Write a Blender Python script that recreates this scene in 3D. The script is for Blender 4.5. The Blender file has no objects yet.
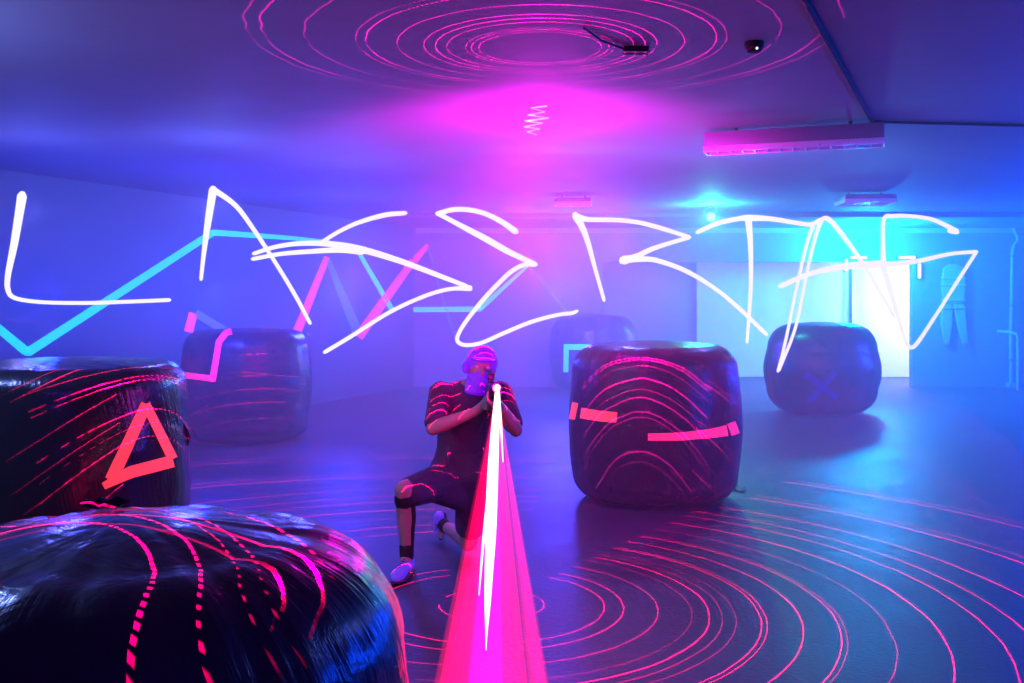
import bpy, bmesh, math, random
from mathutils import Vector, Matrix, noise
from mathutils.bvhtree import BVHTree
random.seed(7)
S = bpy.context.scene
C = S.collection
V = Vector
PI = math.pi
F, CX, HY, EYE = 995.6, 512.0, 300.0, 1.6      # focal length in px, image centre x, horizon row, eye height


def at(x, y, D):
    """pixel -> world point at distance D along the view axis"""
    return V(((x - CX) * D / F, D, EYE - (y - HY) * D / F))


# ------------------------------------------------------------------ materials
def mat(name, col, rough=.5, metal=0., emit=None, estr=0., spec=.5, bump=0., bscale=20., coat=0.):
    m = bpy.data.materials.new(name)
    m.use_nodes = True
    nt = m.node_tree
    b = nt.nodes['Principled BSDF']
    b.inputs['Base Color'].default_value = (*col, 1)
    b.inputs['Roughness'].default_value = rough
    b.inputs['Metallic'].default_value = metal
    b.inputs['Specular IOR Level'].default_value = spec
    b.inputs['Coat Weight'].default_value = coat
    tc = nt.nodes.new('ShaderNodeTexCoord')
    nz = nt.nodes.new('ShaderNodeTexNoise')
    nz.inputs['Scale'].default_value = bscale
    nz.inputs['Detail'].default_value = 5
    nt.links.new(tc.outputs['Object'], nz.inputs['Vector'])
    mr = nt.nodes.new('ShaderNodeMapRange')
    mr.inputs['To Min'].default_value = max(0, rough - .08)
    mr.inputs['To Max'].default_value = min(1, rough + .08)
    nt.links.new(nz.outputs['Fac'], mr.inputs['Value'])
    nt.links.new(mr.outputs['Result'], b.inputs['Roughness'])
    if bump:
        bp = nt.nodes.new('ShaderNodeBump')
        bp.inputs['Strength'].default_value = bump
        bp.inputs['Distance'].default_value = .02
        nt.links.new(nz.outputs['Fac'], bp.inputs['Height'])
        nt.links.new(bp.outputs['Normal'], b.inputs['Normal'])
    if emit:
        b.inputs['Emission Color'].default_value = (*emit, 1)
        b.inputs['Emission Strength'].default_value = estr
    return m


def N(nt, kind, **kw):
    n = nt.nodes.new(kind)
    for k, v in kw.items():
        if k.startswith('i'):
            n.inputs[int(k[1:])].default_value = v
        else:
            setattr(n, k, v)
    return n


def floor_material():
    m = bpy.data.materials.new('dark_concrete')
    m.use_nodes = True
    nt = m.node_tree
    b = nt.nodes['Principled BSDF']
    tc = N(nt, 'ShaderNodeTexCoord')
    n1 = N(nt, 'ShaderNodeTexNoise')
    n1.inputs['Scale'].default_value = 1.3
    n1.inputs['Detail'].default_value = 8
    n1.inputs['Roughness'].default_value = .65
    n2 = N(nt, 'ShaderNodeTexNoise')
    n2.inputs['Scale'].default_value = 38
    n2.inputs['Detail'].default_value = 6
    nt.links.new(tc.outputs['Object'], n1.inputs['Vector'])
    nt.links.new(tc.outputs['Object'], n2.inputs['Vector'])
    r = N(nt, 'ShaderNodeValToRGB')
    r.color_ramp.elements[0].position = .3
    r.color_ramp.elements[0].color = (.035, .034, .038, 1)
    r.color_ramp.elements[1].position = .72
    r.color_ramp.elements[1].color = (.115, .11, .12, 1)
    nt.links.new(n1.outputs['Fac'], r.inputs['Fac'])
    mx = N(nt, 'ShaderNodeMixRGB', blend_type='MULTIPLY')
    mx.inputs['Fac'].default_value = .5
    nt.links.new(r.outputs['Color'], mx.inputs['Color1'])
    nt.links.new(n2.outputs['Fac'], mx.inputs['Color2'])
    nt.links.new(mx.outputs['Color'], b.inputs['Base Color'])
    mr = N(nt, 'ShaderNodeMapRange')
    mr.inputs['To Min'].default_value = .34
    mr.inputs['To Max'].default_value = .6
    nt.links.new(n1.outputs['Fac'], mr.inputs['Value'])
    nt.links.new(mr.outputs['Result'], b.inputs['Roughness'])
    bp = N(nt, 'ShaderNodeBump')
    bp.inputs['Strength'].default_value = .25
    bp.inputs['Distance'].default_value = .01
    nt.links.new(n2.outputs['Fac'], bp.inputs['Height'])
    nt.links.new(bp.outputs['Normal'], b.inputs['Normal'])
    b.inputs['Specular IOR Level'].default_value = .4
    return m


def film_material(name, col, rough=.22, streak=.5, seed=0.):
    """stretched plastic film: fine strands running over the rim and down the side, with soft crumples"""
    m = bpy.data.materials.new(name)
    m.use_nodes = True
    nt = m.node_tree
    b = nt.nodes['Principled BSDF']
    b.inputs['Base Color'].default_value = (*col, 1)
    b.inputs['Specular IOR Level'].default_value = .5
    tc = N(nt, 'ShaderNodeTexCoord')
    sp = N(nt, 'ShaderNodeSeparateXYZ')
    nt.links.new(tc.outputs['Object'], sp.inputs[0])
    an = N(nt, 'ShaderNodeMath', operation='ARCTAN2')
    nt.links.new(sp.outputs['Y'], an.inputs[0])
    nt.links.new(sp.outputs['X'], an.inputs[1])
    ml = N(nt, 'ShaderNodeMath', operation='MULTIPLY')
    nt.links.new(an.outputs[0], ml.inputs[0])
    ml.inputs[1].default_value = 26
    sk = N(nt, 'ShaderNodeMath', operation='MULTIPLY_ADD')
    nt.links.new(sp.outputs['Z'], sk.inputs[0])
    sk.inputs[1].default_value = 9
    nt.links.new(ml.outputs[0], sk.inputs[2])
    cb = N(nt, 'ShaderNodeCombineXYZ')
    nt.links.new(sk.outputs[0], cb.inputs['X'])
    z2 = N(nt, 'ShaderNodeMath', operation='MULTIPLY')
    nt.links.new(sp.outputs['Z'], z2.inputs[0])
    z2.inputs[1].default_value = 2.2
    nt.links.new(z2.outputs[0], cb.inputs['Y'])
    cb.inputs['Z'].default_value = seed
    n1 = N(nt, 'ShaderNodeTexNoise')
    n1.inputs['Scale'].default_value = 1.6
    n1.inputs['Detail'].default_value = 6
    nt.links.new(cb.outputs[0], n1.inputs['Vector'])
    n2 = N(nt, 'ShaderNodeTexNoise')
    n2.inputs['Scale'].default_value = 7
    n2.inputs['Detail'].default_value = 5
    n2.inputs['Distortion'].default_value = 1.2
    nt.links.new(tc.outputs['Object'], n2.inputs['Vector'])
    b1 = N(nt, 'ShaderNodeBump')
    b1.inputs['Strength'].default_value = streak
    x2 = N(nt, 'ShaderNodeMath', operation='MULTIPLY')
    nt.links.new(sp.outputs['X'], x2.inputs[0])
    nt.links.new(sp.outputs['X'], x2.inputs[1])
    y2 = N(nt, 'ShaderNodeMath', operation='MULTIPLY_ADD')
    nt.links.new(sp.outputs['Y'], y2.inputs[0])
    nt.links.new(sp.outputs['Y'], y2.inputs[1])
    nt.links.new(x2.outputs[0], y2.inputs[2])
    fr = N(nt, 'ShaderNodeMapRange')
    fr.inputs['From Min'].default_value = .06
    fr.inputs['From Max'].default_value = .36
    fr.inputs['To Max'].default_value = streak
    nt.links.new(y2.outputs[0], fr.inputs['Value'])
    nt.links.new(fr.outputs['Result'], b1.inputs['Strength'])
    b1.inputs['Distance'].default_value = .012
    nt.links.new(n1.outputs['Fac'], b1.inputs['Height'])
    b2 = N(nt, 'ShaderNodeBump')
    b2.inputs['Strength'].default_value = .22
    b2.inputs['Distance'].default_value = .03
    nt.links.new(n2.outputs['Fac'], b2.inputs['Height'])
    nt.links.new(b1.outputs['Normal'], b2.inputs['Normal'])
    nt.links.new(b2.outputs['Normal'], b.inputs['Normal'])
    mr = N(nt, 'ShaderNodeMapRange')
    mr.inputs['To Min'].default_value = rough - .06
    mr.inputs['To Max'].default_value = rough + .18
    nt.links.new(n2.outputs['Fac'], mr.inputs['Value'])
    nt.links.new(mr.outputs['Result'], b.inputs['Roughness'])
    return m


def emission(name, col, strength):
    m = bpy.data.materials.new(name)
    m.use_nodes = True
    nt = m.node_tree
    nt.nodes.remove(nt.nodes['Principled BSDF'])
    e = N(nt, 'ShaderNodeEmission')
    e.inputs['Color'].default_value = (*col, 1)
    e.inputs['Strength'].default_value = strength
    nt.links.new(e.outputs[0], nt.nodes['Material Output'].inputs['Surface'])
    return m


def glow_volume(name, col, strength):
    m = bpy.data.materials.new(name)
    m.use_nodes = True
    nt = m.node_tree
    nt.nodes.remove(nt.nodes['Principled BSDF'])
    e = N(nt, 'ShaderNodeEmission')
    e.inputs['Color'].default_value = (*col, 1)
    e.inputs['Strength'].default_value = strength
    nt.links.new(e.outputs[0], nt.nodes['Material Output'].inputs['Volume'])
    return m


M = {
    'floor': floor_material(),
    'ceiling': mat('painted_ceiling', (.20, .20, .22), .72, bump=.3, bscale=3.2, spec=.35),
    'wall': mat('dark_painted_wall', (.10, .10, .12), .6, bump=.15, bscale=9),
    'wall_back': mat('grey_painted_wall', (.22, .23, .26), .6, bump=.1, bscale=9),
    'white_wall': mat('white_plaster', (.85, .83, .88), .7, bump=.1, bscale=12),
    'recess_wall': mat('grey_plaster', (.30, .30, .35), .7, bump=.1, bscale=12),
    'sheet': mat('white_sheet', (.9, .88, .92), .75, bump=.2, bscale=4),
    'film': film_material('black_bale_film', (.026, .026, .034), .16, .3),
    'film_far': film_material('dark_bale_film', (.03, .03, .04), .26, .25, 4.),
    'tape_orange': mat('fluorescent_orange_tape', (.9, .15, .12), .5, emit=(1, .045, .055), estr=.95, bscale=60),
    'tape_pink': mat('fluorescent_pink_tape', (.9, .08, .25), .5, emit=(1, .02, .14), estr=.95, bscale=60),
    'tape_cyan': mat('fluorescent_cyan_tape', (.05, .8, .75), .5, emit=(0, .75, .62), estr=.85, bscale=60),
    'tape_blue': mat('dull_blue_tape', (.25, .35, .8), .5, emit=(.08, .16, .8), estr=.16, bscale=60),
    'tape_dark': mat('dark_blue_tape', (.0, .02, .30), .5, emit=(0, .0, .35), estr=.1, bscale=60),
    'trail': emission('white_light_line', (.55, .52, 1), 2.0),
    'metal': mat('grey_sheet_metal', (.2, .2, .24), .45, .3, bscale=30),
    'metal_dark': mat('dark_metal', (.02, .02, .025), .8, .0, bscale=30),
    'reflector': mat('white_reflector', (.8, .8, .85), .3, .2, bscale=30),
    'pipe': mat('painted_pipe', (.42, .44, .48), .45, bscale=25),
    'cyan_led': emission('cyan_lamp', (.25, 1, .95), 9),
    'green_led': emission('green_lamp', (.3, 1, .7), 2.5),
    'spark': emission('small_indicator', (.8, .8, 1), 3),
    'skin': mat('skin', (.52, .33, .26), .55, bump=.05, bscale=80),
    'shirt': mat('dark_shirt', (.085, .06, .11), .85, bump=.3, bscale=60),
    'shorts': mat('dark_shorts', (.07, .055, .10), .85, bump=.3, bscale=60),
    'sock': mat('black_sock', (.02, .02, .025), .9, bump=.3, bscale=120),
    'brace': mat('black_brace', (.015, .015, .02), .8, bscale=60),
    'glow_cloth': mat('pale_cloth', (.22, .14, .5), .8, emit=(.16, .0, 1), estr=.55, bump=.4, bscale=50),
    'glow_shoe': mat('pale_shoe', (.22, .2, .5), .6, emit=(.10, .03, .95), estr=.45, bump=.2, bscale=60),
    'sole': mat('dark_sole', (.12, .03, .05), .6, bscale=60),
    'eye': mat('eye_white', (.8, .8, .8), .2, bscale=60),
    'gun': mat('black_polymer', (.02, .02, .022), .4, bscale=60),
    'muzzle': emission('laser_lens', (1, .55, .75), 12),
    'garment': mat('pale_blue_garment', (.32, .42, .62), .8, bump=.4, bscale=25),
    'scrap': mat('black_scrap', (.01, .01, .012), .5, bscale=60),
}

# ------------------------------------------------------------------ object helpers


def link(name, bm, m, parent=None, loc=None, smooth=True):
    me = bpy.data.meshes.new(name)
    if bm.faces:
        bmesh.ops.recalc_face_normals(bm, faces=bm.faces)
    if loc is not None:
        bmesh.ops.translate(bm, verts=bm.verts, vec=-V(loc))
    bm.to_mesh(me)
    bm.free()
    if smooth:
        me.polygons.foreach_set('use_smooth', [True] * len(me.polygons))
        try:
            me.set_sharp_from_angle(angle=math.radians(40))
        except Exception:
            pass
    o = bpy.data.objects.new(name, me)
    me.materials.append(m)
    C.objects.link(o)
    if loc is not None:
        o.location = loc
    if parent is not None:
        o.parent = parent
        if loc is None:
            # geometry is in world space: bring it into the parent's space
            me.transform(parent_world(parent).inverted())
    return o


def parent_world(p):
    m = p.matrix_basis.copy()
    while p.parent:
        p = p.parent
        m = p.matrix_basis @ m
    return m


def tag(o, label=None, cat=None, group=None, kind=None):
    if label:
        o['label'] = label
    if cat:
        o['category'] = cat
    if group:
        o['group'] = group
    if kind:
        o['kind'] = kind
    return o


def thing(name, label, cat, loc, group=None):
    o = bpy.data.objects.new(name, None)
    C.objects.link(o)
    o.location = loc
    o.empty_display_size = .1
    return tag(o, label, cat, group)


def box(bm, lo, hi, bevel=0., mtx=None):
    lo, hi = V(lo), V(hi)
    r = bmesh.ops.create_cube(bm, size=1)
    vs = r['verts']
    for v in vs:
        v.co = V(((v.co.x + .5) * (hi.x - lo.x) + lo.x, (v.co.y + .5) * (hi.y - lo.y) + lo.y, (v.co.z + .5) * (hi.z - lo.z) + lo.z))
    if bevel:
        es = list({e for v in vs for e in v.link_edges})
        r2 = bmesh.ops.bevel(bm, geom=es, offset=bevel, segments=3, affect='EDGES', profile=.5)
        vs = list({v for f in r2['faces'] for v in f.verts} | {v for v in vs if v.is_valid})
    if mtx is not None:
        bmesh.ops.transform(bm, matrix=mtx, verts=vs)
    return vs


def tube(bm, pts, radii, seg=12, cap=True):
    pts = [V(p) for p in pts]
    if not isinstance(radii, (list, tuple)):
        radii = [radii] * len(pts)
    rings = []
    up = None
    for i, p in enumerate(pts):
        t = (pts[min(i + 1, len(pts) - 1)] - pts[max(i - 1, 0)])
        if t.length < 1e-9:
            t = V((0, 0, 1))
        t.normalize()
        if up is None:
            up = V((0, 1, 0)) if abs(t.y) < .9 else V((1, 0, 0))
        a = (up - t * up.dot(t))
        if a.length < 1e-6:
            a = t.orthogonal()
        a.normalize()
        up = a
        b = t.cross(a)
        rings.append([bm.verts.new(p + (a * math.cos(2 * PI * k / seg) + b * math.sin(2 * PI * k / seg)) * radii[i]) for k in range(seg)])
    for i in range(len(rings) - 1):
        for k in range(seg):
            bm.faces.new((rings[i][k], rings[i][(k + 1) % seg], rings[i + 1][(k + 1) % seg], rings[i + 1][k]))
    if cap:
        bm.faces.new(rings[0][::-1])
        bm.faces.new(rings[-1])


def spline(pts, per=8):
    """Catmull-Rom through points of any dimension"""
    P = [V(p) for p in pts]
    out = []
    for i in range(len(P) - 1):
        p0 = P[i - 1] if i else P[0] * 2 - P[1]
        p1, p2 = P[i], P[i + 1]
        p3 = P[i + 2] if i + 2 < len(P) else P[-1] * 2 - P[-2]
        for k in range(per):
            t = k / per
            out.append(.5 * (2 * p1 + (p2 - p0) * t + (2 * p0 - 5 * p1 + 4 * p2 - p3) * t * t + (3 * p1 - p0 - 3 * p2 + p3) * t ** 3))
    out.append(P[-1])
    return out


# ------------------------------------------------------------------ camera
cam = bpy.data.cameras.new('camera')
cam.sensor_width = 36
cam.lens = 35 * F / 995.5556
cam.shift_y = -(341.5 - HY) / 1024
cam.clip_start = .05
co = bpy.data.objects.new('camera', cam)
C.objects.link(co)
co.location = (0, 0, EYE)
co.rotation_euler = (PI / 2, 0, 0)
S.camera = co

# ------------------------------------------------------------------ the setting
H = 2.92
YB = 18.3          # back wall
XR = 9.42          # right wall
OX0, OX1, OZ = 1.70, 7.36, 2.30     # opening in the back wall
YR = 20.6          # back of the recess


def struct(name, bm, m, smooth=False):
    o = link(name, bm, m, smooth=smooth)
    o['kind'] = 'structure'
    return o


def wall_x(y):
    return -3.08 + .41 * (y - 15.2)


bm = bmesh.new()
bmesh.ops.create_grid(bm, x_segments=1, y_segments=1, size=1)
for v in bm.verts:
    v.co = V((v.co.x * 11.0, v.co.y * 12 + 9.5, 0))
g = bmesh.ops.extrude_face_region(bm, geom=bm.faces[:])
bmesh.ops.translate(bm, verts=[v for v in g['geom'] if isinstance(v, bmesh.types.BMVert)], vec=(0, 0, -.15))
struct('floor', bm, M['floor'])
bm = bmesh.new()
box(bm, (-11, -2.5, H), (11, 21.5, H + .15))
struct('ceiling', bm, M['ceiling'])
# left wall, running obliquely away from the camera
bm = bmesh.new()
p0, p1 = V((wall_x(-2.5), -2.5, 0)), V((wall_x(YB), YB, 0))
n = V((-1, .41, 0)).normalized() * .15
base = [bm.verts.new(p) for p in (p0, p1, p1 + n, p0 + n)]
f = bm.faces.new(base)
g = bmesh.ops.extrude_face_region(bm, geom=[f])
bmesh.ops.translate(bm, verts=[v for v in g['geom'] if isinstance(v, bmesh.types.BMVert)], vec=(0, 0, H))
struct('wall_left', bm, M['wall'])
# back wall with the wide opening
bm = bmesh.new()
box(bm, (wall_x(YB) - .2, YB, 0), (OX0, YB + .15, H))
box(bm, (OX1, YB, 0), (XR, YB + .15, H))
box(bm, (OX0, YB, OZ), (OX1, YB + .15, H))
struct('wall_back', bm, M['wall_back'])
bm = bmesh.new()
box(bm, (XR, -2.5, 0), (XR + .15, YB + .15, H))
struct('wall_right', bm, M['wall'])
# recess behind the opening
bm = bmesh.new()
box(bm, (.6, YR, 0), (10.2, YR + .12, H))
box(bm, (.5, YB + .15, 0), (.6, YR + .12, H))
box(bm, (10.2, YB + .15, 0), (10.3, YR + .12, H))
struct('wall_recess', bm, M['recess_wall'])
bm = bmesh.new()
box(bm, (wall_x(YB) + .05, YB - .05, H - .09), (XR, YB, H))
struct('trim_1', bm, M['pipe'])
bm = bmesh.new()
box(bm, (wall_x(YB) + .1, 15.1, H - .06), (XR, 15.3, H))
struct('trim_2', bm, M['ceiling'])

# haze filling the hall
bm = bmesh.new()
box(bm, (-10.5, 5.45, .002), (10.15, YR - .01, H - .003))
hz = bpy.data.materials.new('haze')
hz.use_nodes = True
nt = hz.node_tree
nt.nodes.remove(nt.nodes['Principled BSDF'])
vs = N(nt, 'ShaderNodeVolumeScatter')
vs.inputs['Color'].default_value = (1, 1, 1, 1)
vs.inputs['Density'].default_value = .055
vs.inputs['Anisotropy'].default_value = .25
tc = N(nt, 'ShaderNodeTexCoord')
wn = N(nt, 'ShaderNodeTexNoise')
wn.inputs['Scale'].default_value = .55
wn.inputs['Detail'].default_value = 4
wn.inputs['Roughness'].default_value = .6
wn.inputs['Distortion'].default_value = .6
nt.links.new(tc.outputs['Object'], wn.inputs['Vector'])
wm = N(nt, 'ShaderNodeMapRange')
wm.inputs['From Min'].default_value = .3
wm.inputs['From Max'].default_value = .72
wm.inputs['To Min'].default_value = .014
wm.inputs['To Max'].default_value = .070
nt.links.new(wn.outputs['Fac'], wm.inputs['Value'])
nt.links.new(wm.outputs['Result'], vs.inputs['Density'])
nt.links.new(vs.outputs[0], nt.nodes['Material Output'].inputs['Volume'])
o = link('haze', bm, hz, smooth=False)
tag(o, 'thin stage haze hanging in the far half of the dark hall', 'haze', kind='stuff')

# ------------------------------------------------------------------ strips of tape laid on surfaces


def strip_on(surface, px, width, name, m, parent, lift=.004, per=10, smooth_path=False, label=None):
    """px: list of image points; the strip follows the surface (a callable ray->(hit, normal)); width in px (number or per point)"""
    ws = width if isinstance(width, (list, tuple)) else [width] * len(px)
    pts = [(x, y, w) for (x, y), w in zip(px, ws)]
    if smooth_path:
        pts = [tuple(p) for p in spline(pts, per)]
    else:
        q = []
        for i in range(len(pts) - 1):
            a, b = V(pts[i]), V(pts[i + 1])
            for k in range(per):
                q.append(tuple(a.lerp(b, k / per)))
        q.append(pts[-1])
        pts = q
    bm = bmesh.new()
    prev = None
    for i, (x, y, w) in enumerate(pts):
        a, b = pts[max(i - 1, 0)], pts[min(i + 1, len(pts) - 1)]
        t = V((b[0] - a[0], b[1] - a[1]))
        if t.length < 1e-6:
            continue
        t.normalize()
        nrm = V((-t.y, t.x)) * (w / 2)
        row = []
        for s in (-1, -.33, .33, 1):
            h = surface(x + nrm.x * s, y + nrm.y * s)
            if h is None:
                row = None
                break
            row.append(h[0] + h[1] * lift)
        if row is None:
            prev = None
            continue
        row = [bm.verts.new(p) for p in row]
        if prev:
            for k in range(3):
                bm.faces.new((prev[k], prev[k + 1], row[k + 1], row[k]))
        prev = row
    g = bmesh.ops.extrude_face_region(bm, geom=bm.faces[:])
    o = None
    ex = [v for v in g['geom'] if isinstance(v, bmesh.types.BMVert)]
    c = V((0, 0, EYE))
    for v in ex:                       # thickness towards the carrying surface
        d = (v.co - c).normalized()
        v.co += d * lift * .8
    o = link(name, bm, m, parent)
    if label:
        o['label'] = label
    return o


def bvh_surface(bvh):
    c = V((0, 0, EYE))

    def f(x, y):
        d = (at(x, y, 1.) - c).normalized()
        h = bvh.ray_cast(c, d)
        if h[0] is None:
            return None
        n = h[1] if h[1].dot(d) < 0 else -h[1]
        return h[0], n
    return f


def plane_surface(p, n):
    c = V((0, 0, EYE))
    p, n = V(p), V(n).normalized()

    def f(x, y):
        d = (at(x, y, 1.) - c).normalized()
        t = (p - c).dot(n) / d.dot(n)
        return c + d * t, (n if n.dot(d) < 0 else -n)
    return f


# ------------------------------------------------------------------ bales


def make_bale(cx, cy, r, h, corner, label, m, seed, wr=.012, dome=.03, bulge=.03, nt_=168, sides=46):
    bm = bmesh.new()
    prof = []
    # underside, lower rim, side, upper rim, domed top
    k = 14
    for i in range(6):
        prof.append(((r - corner) * i / 6, 0.0))
    for i in range(k + 1):
        a = -PI / 2 + PI / 2 * i / k
        prof.append((r - corner + corner * math.cos(a), corner + corner * math.sin(a)))
    for i in range(1, sides):
        t = i / sides
        prof.append((r + bulge * math.sin(PI * t), corner + (h - 2 * corner) * t))
    for i in range(k + 1):
        a = PI / 2 * i / k
        prof.append((r - corner + corner * math.cos(a), h - corner + corner * math.sin(a)))
    for i in range(1, 15):
        t = i / 15
        prof.append(((r - corner) * (1 - t), h + dome * math.sin(PI / 2 * t)))
    off = V((seed * 7.3, seed * 3.1, seed * 1.7))
    rings = []
    for (pr, pz) in prof:
        ring = []
        for j in range(nt_):
            a = 2 * PI * j / nt_
            d = V((math.cos(a), math.sin(a), 0))
            p = d * pr + V((0, 0, pz))
            hh = min(1, pz / .12)
            # crumples and vertical strands of the film, fading on the flat underside
            q = V((a * 5.5 + pz * 1.6, pz * 1.5, pr)) + off
            q.x = math.cos(a) * 3.2 + off.x
            q.y = math.sin(a) * 3.2 + off.y
            e = noise.noise(V((q.x, q.y, pz * 1.3))) * 1.6 + noise.noise(V((q.x * 3.5, q.y * 3.5, pz * 1.6 + 9))) * .55 \
                + noise.noise(p * 6 + off) * .5 + abs(noise.noise(p * 3.1 + off * 2)) * .9
            nrm = V((d.x, d.y, .0)) if pz < h - corner else (d * max(0, pr - (r - corner)) / corner + V((0, 0, 1)) * max(.05, (pz - (h - corner)) / corner)).normalized()
            hh *= min(1, .05 + pr / (r * .9)) ** 2
            p = p + nrm * (e * wr) * hh
            ring.append(bm.verts.new(p))
        rings.append(ring)
    for i in range(len(rings) - 1):
        for j in range(nt_):
            a, b, c_, d_ = rings[i][j], rings[i][(j + 1) % nt_], rings[i + 1][(j + 1) % nt_], rings[i + 1][j]
            if i == 0:
                continue
            bm.faces.new((a, b, c_, d_))
    cb = bm.verts.new((0, 0, 0))
    ct = bm.verts.new((0, 0, h + dome))
    for j in range(nt_):
        bm.faces.new((cb, rings[1][(j + 1) % nt_], rings[1][j]))
        bm.faces.new((ct, rings[-1][j], rings[-1][(j + 1) % nt_]))
    for v in rings[0]:
        bm.verts.remove(v)
    bmesh.ops.recalc_face_normals(bm, faces=bm.faces)
    bvh_bm = bm.copy()
    bmesh.ops.translate(bvh_bm, verts=bvh_bm.verts, vec=(cx, cy, 0))
    bvh = BVHTree.FromBMesh(bvh_bm)
    bvh_bm.free()
    me = bpy.data.meshes.new('wrapped_bale')
    bm.to_mesh(me)
    bm.free()
    me.polygons.foreach_set('use_smooth', [True] * len(me.polygons))
    me.materials.append(m)
    o = bpy.data.objects.new('wrapped_bale', me)
    C.objects.link(o)
    o.location = (cx, cy, 0)
    tag(o, label, 'bale', 'film-wrapped bales used as cover')
    return o, bvh_surface(bvh)


bale_front, s_front = make_bale(-.93, 2.42, .655, 1.02, .30, 'huge glossy black wrapped bale with crumpled domed top and no tape marking', M['film'], 1, wr=.013, dome=.05, bulge=.02, nt_=220)
bale_tri, s_tri = make_bale(-2.57, 5.7, .675, 1.24, .13, 'black wrapped bale with an orange tape triangle on its side', M['film'], 2, wr=.006, bulge=.02)
bale_zig, s_zig = make_bale(-3.06, 11.5, .71, 1.25, .22, 'dark wrapped bale with a pink stepped tape line running over its top', M['film_far'], 3, wr=.008)
bale_band, s_band = make_bale(1.16, 8.1, .665, 1.24, .2, 'dark wrapped bale with a broken salmon tape band around its middle', M['film_far'], 4, wr=.006)
bale_x, s_x = make_bale(4.40, 14.15, .75, 1.26, .36, 'rounded blue-lit wrapped bale with a dark tape cross, before the white sheet', M['film_far'], 5, wr=.010, bulge=.05)
bale_cy, s_cy = make_bale(1.42, 17.35, .74, 1.33, .34, 'dim wrapped bale with a cyan tape corner, half hidden behind the banded bale', M['film_far'], 6, wr=.010)

strip_on(s_tri, [(146, 404), (111, 480)], [11, 13], 'tape', M['tape_orange'], bale_tri)
strip_on(s_tri, [(145, 404), (172, 459)], [9, 10], 'tape', M['tape_orange'], bale_tri, lift=.006)
strip_on(s_tri, [(103, 486), (130, 472), (172, 461)], [7, 12, 12], 'tape', M['tape_orange'], bale_tri, lift=.008)
strip_on(s_zig, [(262, 327.5), (240, 329), (226, 333), (219, 342), (213, 379)], 6.5, 'tape', M['tape_pink'], bale_zig, smooth_path=False)
strip_on(s_zig, [(216, 379), (184, 375)], 6, 'tape', M['tape_pink'], bale_zig, lift=.006)
strip_on(s_zig, [(185.5, 374), (184.5, 400), (187, 434)], 3.2, 'tape', M['tape_pink'], bale_zig, lift=.005)
strip_on(s_band, [(567, 409.5), (577, 411.5)], 17, 'tape', M['tape_orange'], bale_band)
strip_on(s_band, [(581, 413), (600, 416), (617, 417.5)], 10.5, 'tape', M['tape_orange'], bale_band)
strip_on(s_band, [(648, 437), (680, 436.5), (710, 433.5), (727, 430.5)], [7, 8, 9, 11], 'tape', M['tape_pink'], bale_band)
strip_on(s_band, [(729, 430), (737, 427)], 12.5, 'tape', M['tape_pink'], bale_band)
strip_on(s_x, [(805, 374), (838, 398)], 6, 'tape', M['tape_dark'], bale_x)
strip_on(s_x, [(836, 372), (808, 402)], 6, 'tape', M['tape_dark'], bale_x, lift=.006)
strip_on(s_cy, [(564, 347), (600, 347)], 5.5, 'tape', M['tape_cyan'], bale_cy)
strip_on(s_cy, [(566.5, 345), (566, 372)], 5, 'tape', M['tape_cyan'], bale_cy, lift=.006)


# torn film hanging off the rim of the triangle bale, and a loose scrap by the banded bale
def flap(pts_px, D, name, parent, m, thick=.004):
    bm = bmesh.new()
    vs = [bm.verts.new(at(x, y, D + dz)) for (x, y, dz) in pts_px]
    f = bm.faces.new(vs)
    bmesh.ops.triangulate(bm, faces=[f])
    g = bmesh.ops.extrude_face_region(bm, geom=bm.faces[:])
    bmesh.ops.translate(bm, verts=[v for v in g['geom'] if isinstance(v, bmesh.types.BMVert)], vec=(thick, thick, 0))
    return link(name, bm, m, parent)


flap([(182, 422, 0), (187, 430, .02), (190, 438, .05), (187, 446, .03), (184, 441, .0), (182, 446, -.02), (180, 436, 0)], 5.7, 'loose_film', bale_tri, M['film'])

# ------------------------------------------------------------------ tape on the left wall and beyond it
wl = plane_surface((wall_x(15.2), 15.2, 0), (1, -.41, 0))
wb = plane_surface((0, YB, 0), (0, -1, 0))
TG = 'fluorescent tape lines on the dark walls'


def wall_tape(px, w, m, label, surf=wl):
    o = strip_on(surf, px, w, 'wall_tape', m, None, lift=.006, per=6)
    tag(o, label, 'tape line', TG)
    return o


wall_tape([(-12, 320), (24, 350), (28, 352), (201, 240), (214, 232)], [8, 9, 9, 7, 6], M['tape_cyan'], 'long cyan tape line rising across the left wall behind the triangle bale')
wall_tape([(213, 232.5), (290, 238), (330, 242)], [6, 4, 3.5], M['tape_cyan'], 'thin level cyan tape line high on the left wall, continuing the long rising one')
wall_tape([(357, 250), (392, 310), (394, 310)], [4, 5, 5], M['tape_cyan'], 'steep falling cyan tape line between the two pink slanting lines')
wall_tape([(188, 332), (193, 313)], 9, M['tape_pink'], 'short pink tape stub just above the stepped-line bale')
wall_tape([(195, 313), (230, 334)], 8, M['tape_blue'], 'short dull blue tape falling behind the stepped-line bale')
wall_tape([(297, 331), (327, 257)], [9, 6], M['tape_pink'], 'pink slanting tape rising from the edge of the stepped-line bale')
wall_tape([(328, 260), (340, 290), (358, 334)], [5, 8, 10], M['tape_blue'], 'broad dull blue tape falling towards the foot of the second pink line')
wall_tape([(358, 337), (412, 262), (413, 261)], [10, 7, 7], M['tape_pink'], 'pink slanting tape in the middle of the wall, crossed by the steep cyan line')
wall_tape([(392, 310), (481, 309)], [5, 5], M['tape_cyan'], 'level cyan tape line at head height on the back wall', wb)
wall_tape([(480, 309), (512, 280), (530, 264)], [5, 3, 2], M['tape_cyan'], 'thin cyan tape rising to the right on the back wall', wb)
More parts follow.
